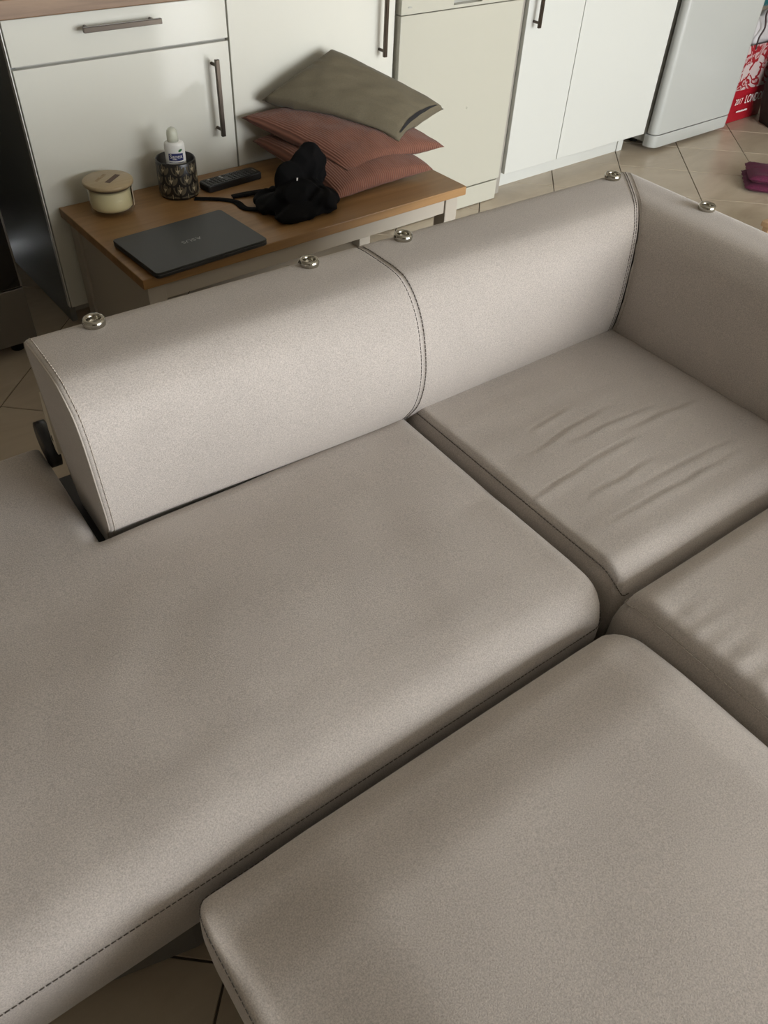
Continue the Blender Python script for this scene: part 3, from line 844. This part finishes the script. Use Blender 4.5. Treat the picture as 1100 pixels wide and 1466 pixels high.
print_marks([0.0022, 0.0020, 0.0026, 0.0016], 0.0022, 0.0008, lambda u, v: onbot(u - 0.002, v + 0.0942, 0.0009)).build('lettering', 'white_print', bb)
patch(-0.018, 0.022, 0.0850, 0.0865, 0.0004, 'label_line', 'navy')
lf = [(0.009, 0.1135), (0.012, 0.1125), (0.016, 0.114), (0.020, 0.1165), (0.021, 0.120), (0.016, 0.1205), (0.0105, 0.118)]
m_ = MB(); m_.add([onbot(u, v, 0.0005) for u, v in lf], [list(range(len(lf)))], False); m_.build('leaf_print', 'leafgreen', bb)

# remote control
r0, r1, r2 = Vector((1.062, 2.105, 0)), Vector((1.245, 2.118, 0)), Vector((1.05, 2.03, 0))
RA = math.atan2(r1.y - r0.y, r1.x - r0.x)
rm = empty('remote_control', (1.150, 2.080, TZ), 'black remote control covered in small buttons, between the pot and the cushions', 'remote', RA)
Z0 = Vector((0, 0, 0))
rb_ = MB().prism(rrect(-0.094, 0.094, -0.026, 0.026, 0.008, 5), 0.0, 0.019, 0.003).build('body', 'black_plastic', rm, Z0)
for k in range(12):
    for q in range(4):
        if (k, q) in ((5, 1), (5, 2)): continue
        x = -0.078 + k * 0.0128; y = -0.0165 + q * 0.011
        mt = 'logo' if (k, q) in ((1, 3), (4, 3), (4, 2)) else 'laptop'
        MB().prism(rrect(x - 0.004, x + 0.004, y - 0.0032, y + 0.0032, 0.001, 2), 0.0191, 0.0206, 0.0004).build('button', mt, rb_, Z0)
MB().box(0.080, 0.084, -0.012, 0.010, 0.0191, 0.0195).build('print_mark', 'logo', rb_, Z0)

# cushions
def pillow(name, c, t_up, t_dn, mat, label, cat='cushion', group=None, n=44, seed=0.0, under=None, pinch=0.07, pw=0.36):
    """c = four corner points in order; u runs c0->c1, v runs c0->c3"""
    C4 = [Vector(p) for p in c]; mid = sum(C4, Vector()) / 4
    root = empty(name, (mid.x, mid.y, min(p.z for p in C4) - 0.01), label, cat, 0.0, group)
    nrm = (C4[1] - C4[0]).cross(C4[3] - C4[0]).normalized()
    if nrm.z < 0: nrm = -nrm
    mb = MB(); uv = []
    def P(u, v, sgn):
        U, V = u * 2 - 1, v * 2 - 1
        pu = u - pinch * 0.5 * U * (1 - V * V); pv = v - pinch * 0.5 * V * (1 - U * U)
        p = C4[0] * (1 - pu) * (1 - pv) + C4[1] * pu * (1 - pv) + C4[2] * pu * pv + C4[3] * (1 - pu) * pv
        prof = max(0.0, (1 - U * U) * (1 - V * V)) ** pw
        t = t_up if sgn > 0 else t_dn
        edge = max(abs(U), abs(V))
        wr = 0.006 * nz(U * 1.4 + seed, V * 1.4, 2.3, seed) + 0.004 * edge * nz(U * 3 + seed, V * 3, 2.8, seed + 4)
        p = p + nrm * (sgn * t * prof + wr * prof * sgn)
        if under:
            hit = under.ray_cast(Vector((p.x, p.y, 2.0)), Vector((0, 0, -1)))
            if hit[0] is not None: p.z = max(p.z, hit[0].z + (0.0015 if sgn < 0 else 0.0030))
        else: p.z = max(p.z, TZ + (0.0008 if sgn < 0 else 0.002))
        return p
    for sgn in (1, -1):
        vs = []; fs = []
        for j in range(n + 1):
            for i in range(n + 1):
                vs.append(P(i / n, j / n, sgn)); uv.append((i / n, j / n))
        for j in range(n):
            for i in range(n):
                a = j * (n + 1) + i; f = [a, a + 1, a + n + 2, a + n + 1]
                fs.append(f if sgn > 0 else f[::-1])
        mb.add(vs, fs)
    mb.uv = uv
    body = mb.build('cover', mat, root)
    bm = bmesh.new(); bm.from_mesh(body.data); bmesh.ops.remove_doubles(bm, verts=bm.verts[:], dist=1e-5)
    for f in bm.faces: f.smooth = True
    bmesh.ops.recalc_face_normals(bm, faces=bm.faces[:]); bm.to_mesh(body.data)
    for v in bm.verts: v.co += origin(root)
    tree = BVHTree.FromBMesh(bm); bm.free()
    return root, body, P, tree
_, _, _, T1 = pillow('cushion', [(1.272, 2.150, 0.425), (1.316, 1.782, 0.368), (1.680, 1.790, 0.376), (1.640, 2.155, 0.425)], 0.052, 0.030, 'cord',
       'terracotta pink corduroy cushion at the bottom of the stack, resting on the table', seed=1.3)
_, _, _, T2 = pillow('cushion', [(1.245, 2.160, 0.492), (1.392, 1.836, 0.404), (1.765, 1.838, 0.412), (1.625, 2.160, 0.490)], 0.050, 0.030, 'cord',
       'terracotta pink corduroy cushion in the middle of the stack, under the olive one', seed=5.1, under=T1)
tp, tpb, TPf, _ = pillow('cushion', [(1.312, 2.150, 0.532), (1.600, 1.862, 0.446), (1.884, 1.982, 0.464), (1.560, 2.150, 0.634)], 0.062, 0.045, 'olive',
                      'olive grey cushion with a dark zip, on top of the pink corduroy cushions', seed=9.4, pinch=0.05, under=T2, pw=0.30)
m_ = MB(); vs = []; fs = []
for k in range(25):
    v = 0.10 + 0.80 * k / 24
    wdt = 0.05 * math.sin(math.pi * (0.06 + 0.90 * k / 24)) + 0.006
    o_ = Vector((0.0010, -0.0012, 0.0012)); vs += [TPf(0.972, v, 1) + o_, TPf(0.972 - wdt * 0.5, v, 1) + o_]
for k in range(24): fs.append([2 * k, 2 * k + 2, 2 * k + 3, 2 * k + 1])
m_.add(vs, fs)
zp = m_.build('zip', 'zip', tpb)

# black crumpled garment
def blob(spheres, vox, name, mat, parent, amp=0.004, fr=30.0):
    bm = bmesh.new()
    for (cx, cy, cz), (rx, ry, rz), (ex, ey, ez) in spheres:
        mt = Matrix.Translation((cx, cy, cz)) @ (Matrix.Rotation(ez, 4, 'Z') @ Matrix.Rotation(ey, 4, 'Y') @ Matrix.Rotation(ex, 4, 'X')) @ Matrix.Diagonal((rx, ry, rz, 1))
        bmesh.ops.create_icosphere(bm, subdivisions=3, radius=1.0, matrix=mt)
    me = bpy.data.meshes.new(name + '_source'); bm.to_mesh(me); bm.free()
    o = bpy.data.objects.new(name + '_source', me); COL.objects.link(o)
    md = o.modifiers.new('remesh', 'REMESH'); md.mode = 'VOXEL'; md.voxel_size = vox
    ms = o.modifiers.new('smooth', 'SMOOTH'); ms.iterations = 5; ms.factor = 0.6
    dg = bpy.context.evaluated_depsgraph_get(); dg.update()
    r = bpy.data.meshes.new_from_object(o.evaluated_get(dg))
    mb = MB()
    vs = []
    for v in r.vertices:
        p = v.co; q = Vector((p.x * fr, p.y * fr, p.z * fr))
        rid = 1 - abs(noise.noise(q + Vector((noise.noise(q * 0.5) * 2, 0, 0)))) * 2
        vs.append(p + v.normal * amp * (rid - 0.5))
    mb.add(vs, [list(f.vertices) for f in r.polygons])
    bpy.data.objects.remove(o, do_unlink=True); bpy.data.meshes.remove(me); bpy.data.meshes.remove(r)
    return mb
gm = empty('black_garment', (1.20, 1.83, TZ), 'crumpled black cloth garment with a rounded upright flap, lying beside the laptop', 'garment')
body = blob([((1.200, 1.790, TZ + 0.016), (0.100, 0.052, 0.020), (0, 0, 0.15)),
             ((1.225, 1.835, TZ + 0.036), (0.082, 0.052, 0.038), (0, 0, 0.2)),
             ((1.265, 1.790, TZ + 0.026), (0.050, 0.052, 0.030), (0, 0, 0)),
             ((1.148, 1.850, TZ + 0.020), (0.052, 0.045, 0.024), (0, 0, 0.5)),
             ((1.272, 1.862, TZ + 0.082), (0.055, 0.020, 0.072), (-0.25, 0.35, -0.25)),
             ((1.225, 1.862, TZ + 0.060), (0.062, 0.022, 0.050), (-0.2, 0.6, -0.2)),
             ((1.160, 1.905, TZ + 0.018), (0.055, 0.018, 0.020), (0, 0, 0.4))], 0.0034, 'cloth', 'blackcloth', gm, 0.009, 20)
for i, p in enumerate(body.v): body.v[i] = (p[0], p[1], max(p[2], TZ + 0.0006))
body.build('cloth', 'blackcloth', gm)
m_ = MB()
def ribbon(pts, wd, th=0.0018):
    P = catmull(pts, 8); vs = []; fs = []
    for i, p in enumerate(P):
        a = Vector(P[max(i - 1, 0)]); b = Vector(P[min(i + 1, len(P) - 1)]); t = (b - a).normalized()
        s_ = Vector((-t.y, t.x, 0)).normalized() * wd / 2; p = Vector(p)
        vs += [p + s_, p - s_, p - s_ + Vector((0, 0, th)), p + s_ + Vector((0, 0, th))]
    for i in range(len(P) - 1):
        for k in range(4):
            l = (k + 1) % 4; fs.append([4 * i + k, 4 * i + l, 4 * i + 4 + l, 4 * i + 4 + k])
    fs += [[3, 2, 1, 0], [4 * len(P) - 4 + k for k in range(4)]]
    m = MB(); m.add(vs, fs); return m
ribbon([(1.005, 2.035, TZ + 0.0008), (1.06, 1.995, TZ + 0.001), (1.09, 1.955, TZ + 0.001), (1.09, 1.90, TZ + 0.002), (1.13, 1.85, TZ + 0.010)], 0.022).build('strap', 'blackcloth', gm)
ribbon([(1.10, 1.99, TZ + 0.001), (1.15, 1.975, TZ + 0.006), (1.20, 1.945, TZ + 0.014), (1.215, 1.90, TZ + 0.03)], 0.026).build('strap', 'blackcloth', gm)
m_ = MB().box(1.2125, 1.2165, 1.829, 1.8305, TZ + 0.0755, TZ + 0.0835); m_.build('tag', 'white_print', gm)

# ------------------------------------------------------------------ things on the floor beyond the sofa
def cloth_slab(x0, x1, y0, y1, z0, z1, seed, n=26):
    """soft folded layer: rounded slab with wavy top"""
    m = MB(); vs = []; fs = []
    for sgn in (1, -1):
        base = len(vs)
        for j in range(n + 1):
            for i in range(n + 1):
                U, V = i / n * 2 - 1, j / n * 2 - 1
                e = max(abs(U), abs(V)); pr = (1 - e ** 6) ** 0.5
                x = x0 + (x1 - x0) * i / n + 0.006 * nz(V * 2, seed, 2.1, 1); y = y0 + (y1 - y0) * j / n + 0.006 * nz(U * 2, seed, 2.4, 2)
                zc = (z0 + z1) / 2; h = (z1 - z0) / 2
                z = zc + sgn * h * pr + (0.007 * nz(U * 2 + seed, V * 2, 1.7, seed) * pr if sgn > 0 else 0)
                vs.append((x, y, z))
        for j in range(n):
            for i in range(n):
                a = base + j * (n + 1) + i; f = [a, a + 1, a + n + 2, a + n + 1]; fs.append(f if sgn > 0 else f[::-1])
    m.add(vs, fs); return m
TWR = 0.0
tw = empty('towel', (3.43, 1.70, 0), 'folded plum purple terry towel on the beige floor tiles', 'towel', math.radians(-52))
def tlocal(m): return m
cloth_slab(0.0, 0.45, -0.105, 0.105, 0.0, 0.032, 2.0).build('fold', 'towel', tw, Z0)
cloth_slab(0.006, 0.45, -0.088, 0.108, 0.030, 0.066, 7.0).build('fold', 'towel', tw, Z0)

bag = empty('shopping_bag', (4.18, 2.26, 0), 'red and white printed shopping bag standing beside the fridge', 'bag')
def bagface(z0, z1, name, mat, parent, x0=4.015, x1=4.36, y0=2.195, y1=2.33):
    m = MB(); vs = []; fs = []; out = rrect(x0, x1, y0, y1, 0.02, 5); n = len(out); rows = 8
    for k in range(rows + 1):
        z = z0 + (z1 - z0) * k / rows
        for x, y in out:
            b = 0.010 * nz(x * 3, y * 3 + z * 2, 3.0, 4.4)
            vs.append((x + b * 0.4, y + b, z))
    for k in range(rows):
        for i in range(n):
            j = (i + 1) % n; fs.append([k * n + i, k * n + j, (k + 1) * n + j, (k + 1) * n + i])
    m.add(vs, fs); return m.build(name, mat, parent)
lower = bagface(0.002, 0.150, 'lower_panel', 'red', bag); upper = bagface(0.1502, 0.350, 'printed_panel', 'art', bag)
text_mb('2017', 0.040, lambda u, v: (4.092 + u * 0.80, 2.186, 0.100 + v), 1.0).build('lettering', 'white_print', lower)
text_mb('LONDON', 0.056, lambda u, v: (4.232 + u * 0.72, 2.184, 0.103 + v), 1.0).build('lettering', 'white_print', lower)
print_marks([0.007, 0.006, 0.008, 0.006, 0.007, 0.005, 0.007, 0.009, 0.006, 0.007], 0.008, 0.003, lambda u, v: (4.145 + u, 2.186, 0.052 + v)).build('lettering', 'white_print', lower)
pbm = blob([((4.19, 2.262, 0.38), (0.15, 0.055, 0.08), (0, 0, 0)), ((4.10, 2.26, 0.42), (0.075, 0.045, 0.06), (0, 0.2, 0)), ((4.25, 2.262, 0.42), (0.08, 0.045, 0.05), (0, 0, 0))],
           0.007, 'plastic', 'plasticbag', None, 0.012, 16)
tag(top(pbm.build('carrier_bag', 'plasticbag')), 'crumpled grey white plastic carrier bag stuffed into the shopping bag', 'bag')
m_ = MB(); m_.tube(catmull([(4.10, 2.192, 0.33), (4.095, 2.192, 0.38), (4.115, 2.190, 0.42), (4.10, 2.195, 0.47), (4.12, 2.205, 0.485)], 6), 0.004, 6); m_.build('handle_cord', 'string', bag)
tl = blob([((4.16, 2.262, 0.545), (0.15, 0.06, 0.048), (0, 0.0, 0)), ((4.25, 2.262, 0.565), (0.09, 0.055, 0.05), (0, 0, 0))], 0.007, 'teal', 'teal', None, 0.010, 14)
tag(top(tl.build('teal_cloth', 'teal')), 'bunched teal cloth on top of the plastic carrier bag', 'cloth')
sk = MB(); vs = []; fs = []; n_ = 40; rows = 14
for k in range(rows + 1):
    t = k / rows; rr = 0.135 + 0.03 * math.sin(math.pi * min(1, t * 1.1)) - 0.06 * sm(0.8, 1.0, t)
    for i in range(n_):
        a = 2 * math.pi * i / n_; q = rr * (1 + 0.05 * math.sin(9 * a + 2 * nz(t * 2, 0, 2, 1)) * (1 - 0.5 * t))
        vs.append((4.335 + q * math.cos(a), 2.02 + q * math.sin(a), 0.40 * t))
for k in range(rows):
    for i in range(n_):
        j = (i + 1) % n_; fs.append([k * n_ + i, k * n_ + j, (k + 1) * n_ + j, (k + 1) * n_ + i])
fs.append(list(range(n_))[::-1]); fs.append([rows * n_ + i for i in range(n_)])
sk.add(vs, fs)
tag(top(sk.build('fabric_sack', 'sack')), 'dark olive fabric sack standing in front of the printed shopping bag', 'bag')
SX_, SY_ = 2.893, 1.310                                   # left rear corner of the stool seat
st_ = empty('wooden_stool', (SX_ + 0.15, SY_ - 0.13, 0), 'small pale wooden stool behind the right-hand back of the sofa', 'stool')
for x, y in ((0.02, -0.02), (0.28, -0.02), (0.02, -0.24), (0.28, -0.24)):
    MB().box(SX_ + x - 0.012, SX_ + x + 0.012, SY_ + y - 0.012, SY_ + y + 0.012, 0, 0.085, 0.002).build('leg', 'beech', st_)
MB().box(SX_, SX_ + 0.30, SY_ - 0.26, SY_, 0.0855, 0.105, 0.003).build('seat', 'beech', st_)
